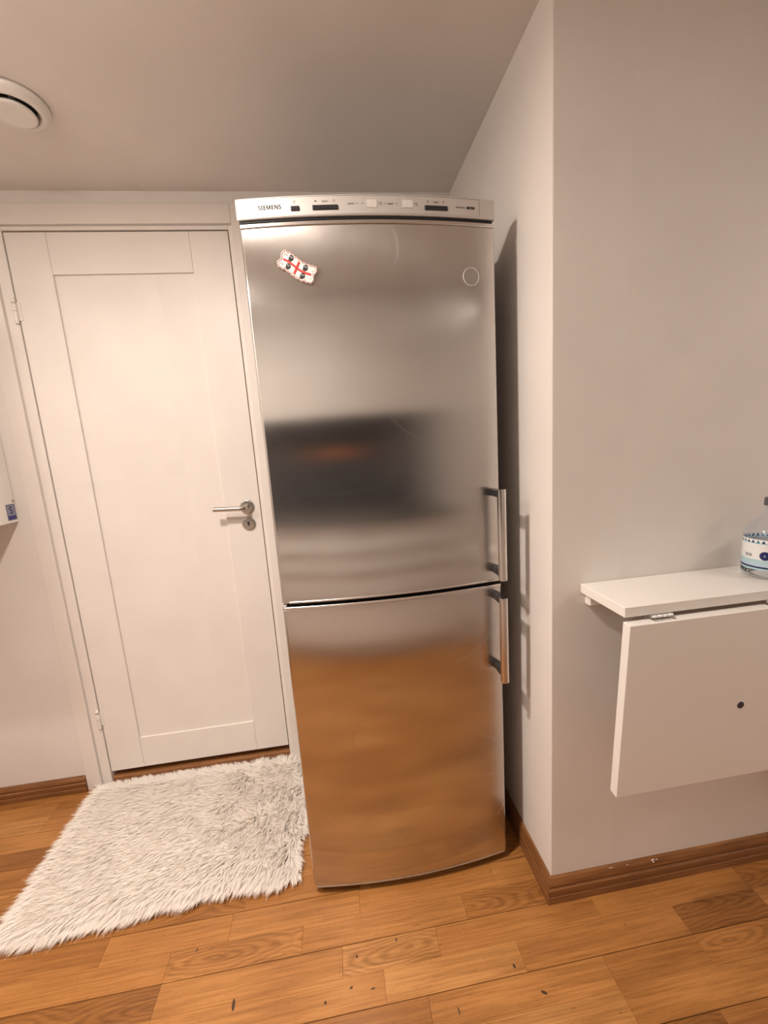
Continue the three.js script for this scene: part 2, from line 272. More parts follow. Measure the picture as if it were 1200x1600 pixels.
// ------------------------------------------------------------------ fridge
const FX0 = 0.391, FX1 = 0.991, FXM = 0.691;
const bow = (x, e = 0.577, s = 0.0225) => e + s * (1 - Math.pow((x - FXM) / 0.3, 2));
function bowPanel(x0, x1, y0, y1, back, off = 0, r = 0.007, bev = 0.0015) {   // slab with a bowed front and rounded vertical edges
  const sec = [];                                       // [x, z, nx, nz]
  const N = 48, ang = (x) => Math.atan2(2 * 0.0225 * (x - FXM) / 0.09, 1);
  const push = (x, z, a) => sec.push([x, z, Math.sin(a), Math.cos(a)]);
  push(x0, back, -Math.PI / 2);
  const eL = bow(x0 + r) + off, eR = bow(x1 - r) + off, aL = ang(x0 + r), aR = ang(x1 - r);
  for (let i = 0; i <= 5; i++) { const a = -Math.PI / 2 + (aL + Math.PI / 2) * i / 6; push(x0 + r + r * Math.sin(a), eL - r + r * Math.cos(a), a); }
  for (let i = 0; i <= N; i++) { const x = x0 + r + (x1 - x0 - 2 * r) * i / N; push(x, bow(x) + off, ang(x)); }
  for (let i = 1; i <= 6; i++) { const a = aR + (Math.PI / 2 - aR) * i / 6; push(x1 - r + r * Math.sin(a), eR - r + r * Math.cos(a), a); }
  push(x1, back, Math.PI / 2);
  const pos = [], nor = [], uv = [], H_ = y1 - y0;
  const V = (s, ins, y, ny) => { const k = Math.sqrt(1 - ny * ny); pos.push(s[0] - s[2] * ins, y, s[1] - s[3] * ins); nor.push(s[2] * k, ny, s[3] * k); uv.push((s[0] - x0) / (x1 - x0), (y - y0) / H_); };
  const quad = (a, b, i0, ya, na, i1, yb, nb) => { V(a, i0, ya, na); V(b, i0, ya, na); V(b, i1, yb, nb); V(a, i0, ya, na); V(b, i1, yb, nb); V(a, i1, yb, nb); };
  for (let i = 0; i + 1 < sec.length; i++) {
    const a = sec[i], b = sec[i + 1];
    quad(a, b, 0, y0 + bev, 0, 0, y1 - bev, 0);
    quad(a, b, bev, y0, -0.8, 0, y0 + bev, -0.3);
    quad(a, b, 0, y1 - bev, 0.3, bev, y1, 0.8);
    const m = [(x0 + x1) / 2, back, 0, 0];
    for (const [y, s] of [[y0, -1], [y1, 1]]) {
      const tri = s > 0 ? [m, a, b] : [m, b, a];
      for (const t of tri) { pos.push(t[0] - t[2] * bev, y, t[1] - t[3] * bev); nor.push(0, s, 0); uv.push((t[0] - x0) / (x1 - x0), s > 0 ? 1 : 0); }
    }
  }
  const g = new THREE.BufferGeometry(); g.setAttribute('position', new THREE.Float32BufferAttribute(pos, 3)); g.setAttribute('normal', new THREE.Float32BufferAttribute(nor, 3)); g.setAttribute('uv', new THREE.Float32BufferAttribute(uv, 2)); return g;
}
const fridge = thing('fridge_freezer', 'tall brushed steel fridge freezer with bowed doors and two bar handles', 'fridge');
mesh('cabinet', bx(0.396, 0.986, 0.02, 1.828, 0.03, 0.512, 0.004), M.fridgeBody, fridge).userData.label = 'grey cabinet sides';
mesh('gasket', [bx(0.402, 0.980, 0.04, 0.905, 0.512, 0.524, 0.002), bx(0.402, 0.980, 0.93, 1.80, 0.512, 0.524, 0.002), bx(0.400, 0.982, 0.90, 0.935, 0.512, 0.560, 0.002), bx(0.398, 0.984, 1.80, 1.834, 0.505, 0.540, 0.002)], M.black, fridge).userData.label = 'black rubber door seal';
mesh('plinth', bx(0.402, 0.980, 0.004, 0.034, 0.06, 0.545, 0.002), M.darkPlastic, fridge).userData.label = 'black base plinth';
const upper = mesh('upper_door', bowPanel(FX0, FX1, 0.9215, 1.815, 0.5245), M.steelUpper, fridge);
const lower = mesh('lower_door', bowPanel(FX0, FX1, 0.0315, 0.9035, 0.5245), M.steelLower, fridge);
mesh('door_trim', bowPanel(FX0 - 0.001, FX1 + 0.001, 1.8153, 1.8242, 0.5245, 0.001), M.steelTrim, upper).userData.label = 'pale metal strip on top of the door';
mesh('door_trim', bowPanel(FX0 + 0.016, FX1 - 0.002, 0.9213, 0.9268, 0.54, 0.0022, 0.006), M.steelTrim, upper).userData.label = 'bright strip along the lower edge';
mesh('hinge_plug', bx(0.393, 0.402, 0.9125, 0.9165, 0.555, 0.578, 0.001), M.zinc, upper);
mesh('door_trim', bowPanel(FX0 - 0.001, FX1 + 0.001, 0.9037, 0.9112, 0.5245, 0.001), M.steelTrim, lower).userData.label = 'pale metal strip on top of the lower door';
mesh('door_trim', bowPanel(FX0 + 0.006, FX1 - 0.003, 0.0270, 0.0313, 0.53, 0.0012, 0.006), M.steelTrim, lower).userData.label = 'bright strip along the bottom edge';
mesh('foot_rail', bowPanel(FX0 + 0.004, FX1 - 0.004, 0.006, 0.0268, 0.50, -0.030, 0.006), M.darkPlastic, lower);
// control panel
const panel = mesh('control_panel', bowPanel(FX0 - 0.004, FX1 + 0.002, 1.8325, 1.876, 0.545, 0.0015, 0.006, 0.002), M.steelPanel, fridge);
panel.userData.label = 'silver control strip';
mesh('gap_shade', bowPanel(FX0 + 0.001, FX1 - 0.003, 1.8275, 1.8323, 0.53, -0.004, 0.006), M.black, panel).userData.label = 'black strip painted as the shade in the gap';  // black strip put in to darken the gap as shade would
mesh('top_cover', bx(0.396, 0.986, 1.8285, 1.834, 0.03, 0.55, 0.002), M.fridgeBody, fridge);
function bowPatch(x0, x1, y0, y1, off, n = 40) {
  const pos = [], nor = [], uv = [], idx = [];
  for (let i = 0; i <= n; i++) { const x = x0 + (x1 - x0) * i / n, a = Math.atan2(2 * 0.0225 * (x - FXM) / 0.09, 1); for (const [y, v] of [[y0, 0], [y1, 1]]) { pos.push(x, y, bow(x) + off); nor.push(Math.sin(a), 0, Math.cos(a)); uv.push(i / n, v); } }
  for (let i = 0; i < n; i++) { const k = 2 * i; idx.push(k, k + 2, k + 3, k, k + 3, k + 1); }
  const g = new THREE.BufferGeometry(); g.setAttribute('position', new THREE.Float32BufferAttribute(pos, 3)); g.setAttribute('normal', new THREE.Float32BufferAttribute(nor, 3)); g.setAttribute('uv', new THREE.Float32BufferAttribute(uv, 2)); g.setIndex(idx); return g;
}
{
  const X0 = 0.430, X1 = 0.950, Y0 = 1.8355, Y1 = 1.8715, PW = 2048, PH = 142, sx = (x) => (x - X0) / (X1 - X0) * PW, sy = (y) => (Y1 - y) / (Y1 - Y0) * PH;
  const fasciaTex = canvasTex(PW, PH, (c, w, h) => {
    c.fillStyle = '#000'; c.fillRect(0, 0, w, h);
    c.fillStyle = '#ffffff'; c.textBaseline = 'middle'; c.font = 'bold 48px sans-serif';
    c.textAlign = 'left'; c.fillText('SIEMENS', sx(0.4375), sy(1.8535));
    c.fillStyle = '#a0a0a0'; c.strokeStyle = '#a0a0a0'; c.lineWidth = 3; c.textAlign = 'center';
    c.beginPath(); c.arc(sx(0.519), sy(1.8615), 9, 0, 7); c.stroke(); c.fillRect(sx(0.519) - 2, sy(1.8615) - 14, 4, 12);
    c.font = 'bold 21px sans-serif'; c.fillText('super', sx(0.587), sy(1.8615)); c.fillRect(sx(0.566) - 8, sy(1.8615) - 7, 16, 12); c.strokeRect(sx(0.607) - 8, sy(1.8615) - 9, 14, 16);
    c.fillStyle = '#b0b0b0'; c.fillText('alarm', sx(0.645), sy(1.8555)); c.fillRect(sx(0.657), sy(1.8555) - 3, 12, 6); c.fillRect(sx(0.669), sy(1.8555) - 3, 12, 6);
    c.font = 'bold 30px sans-serif'; c.fillText('°C', sx(0.7115), sy(1.855)); c.fillText('°C', sx(0.7955), sy(1.855));
    c.font = 'bold 21px sans-serif'; c.fillRect(sx(0.721), sy(1.8555) - 3, 10, 6); c.fillText('super', sx(0.735), sy(1.8555)); c.fillRect(sx(0.748), sy(1.8555) - 3, 10, 6);
    c.fillStyle = '#a0a0a0'; c.fillText('super', sx(0.843), sy(1.8615)); c.strokeRect(sx(0.824) - 7, sy(1.8615) - 9, 13, 16); c.strokeRect(sx(0.861) - 7, sy(1.8615) - 9, 13, 16);
    c.fillStyle = '#d0d0d0'; c.font = 'bold 20px sans-serif'; c.fillText('electronic', sx(0.903), sy(1.853)); c.fillRect(sx(0.919), sy(1.853) - 11, 78, 22); c.fillStyle = '#000'; c.font = 'bold 18px sans-serif'; c.fillText('plus', sx(0.919) + 42, sy(1.853) + 1);
  });
  const fas = mesh('fascia', bowPatch(X0, X1, Y0, Y1, 0.0021), M.steelPanel, panel); fas.userData.label = 'silver fascia';
  fasciaTex.colorSpace = THREE.NoColorSpace; mesh('print', bowPatch(X0, X1, Y0, Y1, 0.0024), phy({ color: lin(0.02, 0.019, 0.018), roughness: 1, specularIntensity: 0.2, alphaMap: fasciaTex, transparent: true }), panel).userData.label = 'dark printed lettering and symbols';
  mesh('seam', [bowPatch(X0 - 0.0012, X0, Y0, Y1, 0.0022, 1), bowPatch(X0, X1, Y1, Y1 + 0.0009, 0.0022)], std({ color: lin(0.16, 0.15, 0.14), roughness: 0.5 }), panel);
  mesh('seam', bowPatch(X1, X1 + 0.0015, Y0, Y1, 0.0022, 1), M.chrome, panel);
  const onBow = (g, x, y, off) => { g.rotateY(Math.atan2(2 * 0.0225 * (x - FXM) / 0.09, 1)); g.translate(x, y, bow(x) + off); return g; };
  for (const [a, b] of [[0.510, 0.529], [0.558, 0.615], [0.815, 0.871]]) mesh('button', onBow(new RoundedBoxGeometry(b - a, 0.0095, 0.004, 2, 0.0012), (a + b) / 2, 1.8485, 0.0025), M.darkPlastic, panel).userData.label = 'black push button';
  const seg = canvasTex(128, 96, (c, w, h) => { c.fillStyle = '#c2bab4'; c.fillRect(0, 0, w, h); c.strokeStyle = '#d8d2cc'; c.lineWidth = 8; for (const x of [22, 74]) { c.strokeRect(x, 18, 32, 30); c.strokeRect(x, 48, 32, 30); } });
  for (const [a, b] of [[0.679, 0.704], [0.761, 0.788]]) {
    const w = b - a, x = (a + b) / 2; const dsp = mesh('display', onBow(new THREE.PlaneGeometry(w, 0.0165), x, 1.8555, 0.0028), std({ map: seg, roughness: 0.25, emissive: lin(0.9, 0.88, 0.84), emissiveIntensity: 0.06 }), panel); dsp.userData.label = 'pale temperature display';
  }
  mesh('catch', bx(0.462, 0.474, 1.8243, 1.8274, 0.540, 0.582, 0.0008), M.zinc, fridge);
}
// handles
function handle(y0, y1, b0, b1, par) {
  const x = 0.9765, zb = 0.6235;
  const s = new THREE.Shape(); const w = 0.0095, d = 0.0075, r = 0.004;
  s.moveTo(-w + r, -d); s.lineTo(w - r, -d); s.quadraticCurveTo(w, -d, w, -d + r); s.lineTo(w, d - 0.003); s.quadraticCurveTo(w, d, w - 0.006, d + 0.001); s.lineTo(-w + 0.006, d + 0.001); s.quadraticCurveTo(-w, d, -w, d - 0.003); s.lineTo(-w, -d + r); s.quadraticCurveTo(-w, -d, -w + r, -d);
  const g = new THREE.ExtrudeGeometry(s, { depth: y1 - y0, bevelEnabled: true, bevelSize: 0.0006, bevelThickness: 0.0006, bevelSegments: 1, curveSegments: 6 });
  g.rotateX(-Math.PI / 2); g.scale(1, 1, -1);
  { const p = g.attributes; for (const k of ['position', 'normal', 'uv']) { const a = p[k], n = a.itemSize, ar = a.array; for (let i = 0; i < ar.length; i += 3 * n) for (let c = 0; c < n; c++) { const t = ar[i + c]; ar[i + c] = ar[i + 2 * n + c]; ar[i + 2 * n + c] = t; } } g.computeVertexNormals(); }
  g.translate(x, y0, zb);
  const h = mesh('handle', g, M.handle, par); h.userData.label = 'vertical steel bar handle';
  for (const y of [b0, b1]) mesh('bracket', bx(x - 0.0105, x + 0.0085, y - 0.009, y + 0.009, 0.572, zb - 0.006, 0.002), M.darkPlastic, h).userData.label = 'dark handle bracket';
  return h;
}
handle(0.9385, 1.182, 1.170, 0.957, upper);
handle(0.642, 0.888, 0.880, 0.668, lower);

// ------------------------------------------------------------------ folding wall table
const TX0 = 1.143, TX1 = 1.93;
const table = thing('drop_leaf_table', 'white wall mounted drop leaf table with its leaf folded down', 'table', [TX0, 0, ZC]);
{
  const L = TX1 - TX0;
  mesh('shelf_board', bx(0, L, 0.916, 0.9395, 0.001, 0.158, 0.0018), M.laminate, table);
  mesh('wall_cleat', bx(0.012, L - 0.012, 0.886, 0.9158, 0.0005, 0.022, 0.003), M.laminate, table);
  const leaf = new THREE.Group(); leaf.name = 'leaf'; table.add(leaf); leaf.position.set(0, 0.9045, 0.172); leaf.rotation.x = 0.056;
  mesh('board', bx(0.001, L, -0.442, 0, -0.020, 0.002, 0.0016), M.laminate, leaf);
  const cap = mesh('screw_cap', lathe([[0, 0.0016], [0.0068, 0.0016], [0.0085, 0.0008], [0.0088, 0], [0, 0]], 24).rotateX(Math.PI / 2).translate(0.299, -0.239, 0.002), std({ color: lin(0.035, 0.035, 0.055), roughness: 0.3 }), leaf); cap.userData.label = 'dark screw in the leaf';
  const dn = mesh('peg_mark', lathe([[0, 0.0008], [0.002, 0.0006], [0.0025, 0], [0, 0]], 12).rotateX(Math.PI / 2).translate(0.014, -0.016, 0.002), M.laminateEdge, leaf); dn.userData.label = 'tiny raised peg';
  for (const x of [0.062, 0.345, 0.62]) {
    const h = mesh('hinge', [bx(x, x + 0.052, 0.9142, 0.916, 0.12, 0.157, 0.0005), bx(x, x + 0.052, 0.9045, 0.9060, 0.156, 0.170, 0.0005)], M.zinc, table); h.userData.label = 'metal flap hinge';
    const ks = []; for (let k = 0; k < 4; k++) ks.push(cyl(0.0036, 0.0036, 0.0118, 12).rotateZ(Math.PI / 2).translate(x + 0.0065 + k * 0.013, 0.9105, 0.1575));
    mesh('knuckle', ks, M.zinc, h);
  }
  mesh('support_arm', [bx(0.16, 0.175, 0.55, 0.90, 0.022, 0.04, 0.002), bx(0.16, 0.32, 0.882, 0.912, 0.04, 0.056, 0.002)], std({ color: lin(0.45, 0.46, 0.5), roughness: 0.5 }), table);
}

// ------------------------------------------------------------------ water bottle on the shelf
{
  const B = thing('water_bottle', 'squat clear plastic water bottle with blue and white label on the folding table', 'bottle', [1.580, 0.9396, 0.786]);
  const prof = [[0, 0.003], [0.030, 0.003], [0.034, 0.0005], [0.042, 0.001], [0.0475, 0.006], [0.0495, 0.014], [0.0495, 0.022], [0.048, 0.026], [0.048, 0.094], [0.0495, 0.098], [0.0498, 0.104], [0.0475, 0.113], [0.041, 0.126], [0.030, 0.140], [0.020, 0.150], [0.0145, 0.157], [0.013, 0.162], [0.013, 0.168], [0.0165, 0.169], [0.0165, 0.172], [0.013, 0.173], [0.013, 0.186]];
  mesh('shell', lathe(prof, 48), phy({ color: lin(0.95, 0.97, 1), transmission: 1, thickness: 0, roughness: 0.06, ior: 1.45 }), B).userData.label = 'clear plastic shell';
  const cap = mesh('cap', lathe([[0, 0.192], [0.0135, 0.192], [0.015, 0.190], [0.0155, 0.175], [0.0150, 0.1735], [0.0135, 0.1735]], 32), std({ color: lin(0.10, 0.10, 0.11), roughness: 0.4 }), B); cap.userData.label = 'dark screw cap';
  const lab = canvasTex(1024, 256, (c, w, h) => {
    c.fillStyle = '#eef0f0'; c.fillRect(0, 0, w, h);
    c.fillStyle = '#b5d6de'; c.fillRect(0, h * 0.66, w, h * 0.34);
    for (let x = 0; x < w; x += 34) { c.fillStyle = (x / 34) % 3 ? '#1d3f6e' : '#2f7f96'; c.beginPath(); c.moveTo(x, 30); c.lineTo(x + 11, 4); c.lineTo(x + 24, 30); c.fill(); }
    c.fillStyle = '#9fd0e2'; c.fillRect(0, 30, w, 6);
    c.fillStyle = '#1a2348'; c.fillRect(0, h - 30, w, 14);
    c.fillStyle = '#c4d3f2'; c.fillRect(0, h - 46, w, 14);
    c.fillStyle = '#22252b'; c.font = 'bold 34px sans-serif'; for (const x of [120, 632]) c.fillText('ZER', x, 150);
    c.fillStyle = '#16235f'; for (const x of [262, 774]) { c.beginPath(); c.ellipse(x, 132, 34, 36, 0, 0, 7); c.fill(); c.fillStyle = '#dfe8f8'; c.font = 'bold 22px sans-serif'; c.fillText('S', x - 8, 140); c.fillStyle = '#16235f'; }
  });
  lab.wrapS = THREE.RepeatWrapping;
  const lg = new THREE.CylinderGeometry(0.0486, 0.0486, 0.074, 64, 1, true); lg.translate(0, 0.059, 0); lg.rotateY(0.55);
  mesh('label', lg, std({ map: lab, roughness: 0.35, side: THREE.DoubleSide }), B).userData.label = 'printed blue and white wrap label';
  mesh('water', lathe([[0, 0.004], [0.029, 0.004], [0.034, 0.002], [0.0415, 0.0025], [0.0465, 0.007], [0.0482, 0.014], [0.0482, 0.022], [0.0467, 0.026], [0.0467, 0.085], [0, 0.085]], 40), phy({ color: lin(1, 1, 1), transmission: 1, thickness: 0.05, roughness: 0.0, ior: 1.33, attenuationColor: lin(0.8, 0.92, 0.97), attenuationDistance: 0.5 }), B);
}

// ------------------------------------------------------------------ magnet and clear sticker on the upper door
{
  const x = 0.512, y = 1.7255, z = bow(x) + 0.0004;
  const G = thing('fridge_magnet', 'white flag shaped magnet with a red cross and four dark heads on the steel door', 'magnet', [x, y, z]);
  G.rotation.order = 'YXZ'; G.rotation.set(0, Math.atan2(2 * 0.0225 * (x - FXM) / 0.09, 1), -0.52);
  const wav = (t) => 0.0026 * Math.sin(t * 6.6 + 0.6);
  const top = [], bot = []; const W = 0.040, Hh = 0.0185;
  for (let i = 0; i <= 24; i++) { const t = i / 24, px = -W + 2 * W * t; top.push([px, Hh + wav(t) + 0.0008 * Math.sin(i * 2.1)]); bot.push([px + 0.002, -Hh + wav(t) + 0.0010 * Math.sin(i * 1.7)]); }
  const out = [...top, [W + 0.004, 0.010 + wav(1)], [W + 0.001, wav(1)], [W + 0.005, -0.011 + wav(1)], ...bot.reverse(), [-W - 0.004, -0.010 + wav(0)], [-W + 0.001, wav(0)], [-W - 0.003, 0.011 + wav(0)]];
  const s = new THREE.Shape(out.map(p => new THREE.Vector2(...p)));
  const cream = std({ color: lin(0.74, 0.72, 0.68), roughness: 0.45 });
  mesh('body', new THREE.ExtrudeGeometry(s, { depth: 0.005, bevelEnabled: true, bevelSize: 0.0008, bevelThickness: 0.0008, bevelSegments: 2 }).translate(0, 0, 0.0008), cream, G);
  const red = std({ color: lin(0.72, 0.03, 0.02), roughness: 0.45 });
  const bar = []; for (let i = 0; i < 14; i++) { const t = 0.07 + i / 14 * 0.86, px = -W + 2 * W * t; bar.push(bx(px, px + 2 * W * 0.86 / 14 + 0.0003, wav(t) - 0.0021, wav(t) + 0.0021, 0.0062, 0.0078, 0.0003)); }
  mesh('red_cross', [...bar, bx(-0.0024, 0.0020, wav(0.5) - Hh * 0.75, wav(0.5) + Hh * 0.8, 0.0062, 0.0078, 0.0004)], red, G).userData.label = 'red cross';
  const hd = new THREE.Shape(); [[-0.0030, -0.0050], [0.0014, -0.0050], [0.0020, -0.0030], [0.0036, -0.0024], [0.0034, -0.0012], [0.0042, -0.0004], [0.0036, 0.0008], [0.0036, 0.0026], [0.0018, 0.0046], [-0.0012, 0.0048], [-0.0036, 0.0032], [-0.0040, 0.0004], [-0.0030, -0.0020]].forEach((p, i) => i ? hd.lineTo(...p) : hd.moveTo(...p));
  const hg = new THREE.ExtrudeGeometry(hd, { depth: 0.0012, bevelEnabled: true, bevelSize: 0.0003, bevelThickness: 0.0003, bevelSegments: 1 }); hg.scale(1.25, 1.25, 1);
  for (const [hx, hy] of [[-0.0195, 0.0095], [0.0175, 0.0095], [-0.0185, -0.0088], [0.0185, -0.0088]]) {
    const h = mesh('head', hg, M.black, G, [hx, hy + wav((hx + W) / (2 * W)), 0.0064]); h.userData.label = 'dark head in profile';
    mesh('headband', bx(-0.0042, 0.0036, 0.0014, 0.0026, 0.0010, 0.0020, 0.0003), cream, h);
  }
  const beads = []; const bg = new THREE.SphereGeometry(0.0021, 8, 6);
  for (let i = 0; i < out.length; i++) { const a = out[i], b = out[(i + 1) % out.length], n = Math.max(1, Math.round(Math.hypot(b[0] - a[0], b[1] - a[1]) / 0.003)); for (let k = 0; k < n; k++) beads.push(bg.clone().translate(a[0] * 0.985 + (b[0] - a[0]) * k / n, a[1] * 0.97 + (b[1] - a[1]) * k / n, 0.0062)); }
  mesh('beaded_border', beads, std({ color: lin(0.70, 0.50, 0.46), roughness: 0.4 }), G).userData.label = 'pinkish beaded rim';
  const cb = []; const b2 = new THREE.SphereGeometry(0.0014, 8, 6);
  for (let i = 0; i < 46; i++) { const side = rnd() < 0.35 ? rr(-0.041, -0.033) : rnd() < 0.5 ? rr(0.031, 0.041) : rr(-0.038, 0.038); const low = Math.abs(side) > 0.03 ? rr(-0.015, 0.015) : rr(-0.0175, -0.0145); cb.push(b2.clone().translate(side, low + wav((side + W) / (2 * W)), 0.0066)); }
  mesh('pearl', cb, cream, G).userData.kind = 'stuff';
  const x2 = 0.926, ST = thing('clear_sticker', 'small round clear sticker on the steel fridge door', 'sticker', [x2, 1.7035, bow(x2) + 0.0003]);
  ST.rotation.y = Math.atan2(2 * 0.0225 * (x2 - FXM) / 0.09, 1);
  mesh('disc', lathe([[0, 0.0006], [0.0185, 0.0006], [0.0200, 0]], 40).rotateX(Math.PI / 2), phy({ color: lin(0.42, 0.39, 0.36), roughness: 0.3, transparent: true, opacity: 0.45 }), ST);
  mesh('rim', new THREE.TorusGeometry(0.0203, 0.0009, 8, 48), phy({ color: lin(0.75, 0.73, 0.70), roughness: 0.15, clearcoat: 1 }), ST).userData.label = 'glossy raised rim';
}

// ------------------------------------------------------------------ shaggy rug
{
  const RX0 = -0.492, RX1 = 0.335, RZ0 = 0.020;
  const RZ1at = (x) => 0.520 + 0.034 * Math.min(1, Math.max(0, (0.10 - x) / 0.5)) - 0.016 * Math.exp(-Math.pow((x - 0.062) / 0.022, 2)) + 0.004 * Math.sin(x * 31);
  const RX1at = (z) => 0.338 + 0.012 * Math.exp(-Math.pow((z - 0.30) / 0.09, 2)) - 0.014 * Math.exp(-Math.pow((z - 0.43) / 0.05, 2));
  const rug = thing('shaggy_rug', 'white long haired shaggy rug in front of the door', 'rug', [0, 0, 0]);
  const ol = [[RX0, RZ0]]; for (let i = 0; i <= 20; i++) { const z = RZ0 + (0.515 - RZ0) * i / 20; ol.push([RX1at(z), z]); } for (let i = 0; i <= 40; i++) { const x = 0.33 - (0.33 - RX0) * i / 40; ol.push([x, RZ1at(x)]); }
  const s = new THREE.Shape(ol.map(p => new THREE.Vector2(p[0], -p[1])));
  mesh('backing', metreUV(new THREE.ExtrudeGeometry(s, { depth: 0.006, bevelEnabled: false }).rotateX(-Math.PI / 2).translate(0, 0.001, 0)), std({ color: lin(0.80, 0.75, 0.67), roughness: 0.95 }), rug);
  function lock(len, th0, th1, strands, spread) {
    const pos = [], idx = [];
    for (let q = 0; q < strands; q++) {
      const bxx = rr(-spread, spread), bz = rr(-spread, spread), L = len * rr(0.75, 1.15), wob = rr(-0.35, 0.35), t1 = th1 + rr(-0.22, 0.22), w0 = rr(0.0012, 0.0021), tw = rr(-0.45, 0.45);
      let x = bxx, y = 0, z = bz; const S = 6, b = pos.length / 3;
      for (let i = 0; i <= S; i++) {
        const t = i / S, w = w0 * (1 - 0.85 * t * t) * 0.5, cz = Math.cos(tw), sy = Math.sin(tw);
        const zc = z * (1 - 0.75 * t), xc = x;
        pos.push(xc, y - w * sy, zc - w * cz, xc, y + w * sy, zc + w * cz);
        const th = th0 + (t1 - th0) * Math.pow(t, 0.8), d = L / S; x += Math.sin(th) * d; y += Math.cos(th) * d; z += wob * Math.sin(t * 4) * d;
        if (y < 0.001) y = 0.001;
        if (i < S) { const k = b + 2 * i; idx.push(k, k + 2, k + 1, k + 1, k + 2, k + 3); }
      }
    }
    const g = new THREE.BufferGeometry(); g.setAttribute('position', new THREE.Float32BufferAttribute(pos, 3)); g.setIndex(idx); g.computeVertexNormals(); return g;
  }
  const hair = [[0.985, 0.93, 0.865], [0.97, 0.905, 0.825]].map(c => phy({ color: lin(...c), roughness: 0.95, transmission: 0.22, thickness: 0, side: THREE.DoubleSide }));
  const kinds = [[lock(0.040, 0.35, 1.55, 6, 0.0035), 0], [lock(0.044, 0.5, 1.75, 8, 0.0035), 0], [lock(0.036, 0.2, 1.3, 8, 0.003), 1], [lock(0.046, 0.7, 1.8, 7, 0.003), 0], [lock(0.034, 0.3, 1.9, 8, 0.0035), 1], [lock(0.052, 0.95, 1.62, 7, 0.0025), 0]];
  const lists = kinds.map(() => []); const o = new THREE.Object3D();
  const N = 29000;
  for (let i = 0; i < N; i++) {
    let x = rr(RX0, RX1 + 0.012), z = rr(RZ0, 0.556); const RZ1 = RZ1at(x), RX1z = RX1at(z); if (z > RZ1 || x > RX1z) continue;
    const edge = Math.min(x - RX0, RX1z - x, z - RZ0, RZ1 - z);
    // lie of the pile: towards the near left corner on the left, loose and curly on the right
    const curl = Math.min(1, Math.max(0, (x + 0.12) / 0.35)) * Math.min(1, Math.max(0, (0.5 - z) / 0.2));
    let dx = -0.75 + 0.35 * (fbm(x * 9, z * 9, 2) - 0.5) + 0.5 * (x - 0.0), dz = 0.55 + 0.9 * z - 0.4 * (x > 0 ? 0 : 0.2);
    dx += (fbm(x * 26 + 40, z * 26, 2) - 0.5) * (1.2 + 3 * curl); dz += (fbm(x * 26, z * 26 + 70, 2) - 0.5) * (1.2 + 3 * curl);
    const ex = 0.035; // near the edges the hair falls outwards
    if (x - RX0 < ex) dx -= 1.6 * (1 - (x - RX0) / ex); if (RX1z - x < ex) dx += 1.3 * (1 - (RX1z - x) / ex);
    if (z - RZ0 < ex) dz -= 1.5 * (1 - (z - RZ0) / ex); if (RZ1 - z < ex) dz += 1.6 * (1 - (RZ1 - z) / ex);
    let yaw = Math.atan2(-dz, dx) + rr(-0.35, 0.35) * (1 + curl);
    const k = edge < 0.03 ? [3, 5, 1][Math.floor(rr(0, 3))] : curl > 0.4 ? [0, 2, 4, 4, 1][Math.floor(rr(0, 5))] : [0, 1, 1, 3, 2, 5][Math.floor(rr(0, 6))];
    const sc = rr(0.75, 1.12) * (x > 0.29 ? 0.85 : 1), sy = edge < 0.02 ? 0.6 : 1;
    o.position.set(x, 0.0065, z); o.rotation.set(0, yaw, 0); o.scale.set(sc, sc * sy * rr(0.8, 1.15), sc); o.updateMatrix(); lists[k].push(o.matrix.clone());
  }
  kinds.forEach(([g, m], k) => {
    const im = new THREE.InstancedMesh(g, hair[m], lists[k].length); lists[k].forEach((mt, i) => im.setMatrixAt(i, mt)); im.instanceMatrix.needsUpdate = true;
    im.name = 'pile'; im.castShadow = im.receiveShadow = true; im.userData.kind = 'stuff'; rug.add(im);
  });
}

// ------------------------------------------------------------------ hanging cabinet at the left with its sticker
{
  const CX = -0.595;
  const C = thing('wall_cabinet', 'white hanging cabinet on the side wall beside the door', 'cabinet', [XL, 1.127, 0]);
  mesh('carcass', bx(0.001, CX - XL - 0.019, 0, 0.80, 0.003, 0.60, 0.0015), M.laminate, C);
  mesh('door', bx(CX - XL - 0.0185, CX - XL, 0.001, 0.799, 0.0035, 0.30, 0.0015), M.laminate, C);
  mesh('door', bx(CX - XL - 0.0185, CX - XL, 0.001, 0.799, 0.303, 0.599, 0.0015), M.laminate, C);
  const st = canvasTex(128, 176, (c, w, h) => {
    c.fillStyle = '#4b4a66'; c.fillRect(0, 0, w, h); c.fillStyle = '#8f93ad'; c.fillRect(9, 9, w - 18, h * 0.66); c.fillStyle = '#3d3a86'; c.fillRect(9, h * 0.75, w - 18, h * 0.19);
    c.fillStyle = '#34344d'; c.font = 'bold 112px sans-serif'; c.textAlign = 'center'; c.textBaseline = 'middle'; c.fillText('S', w / 2, h * 0.38);
  });
  const stk = mesh('sticker', new THREE.PlaneGeometry(0.040, 0.056).rotateY(Math.PI / 2).translate(CX - XL + 0.0006, 0.039, 0.027), std({ map: st, roughness: 0.4 }), C); stk.userData.label = 'violet grey sticker with a letter S';
  mesh('cover_cap', lathe([[0, 0.002], [0.004, 0.002], [0.005, 0], [0, 0]], 16).rotateZ(-Math.PI / 2).translate(CX - XL, 0.078, 0.009), M.nickel, C);
}

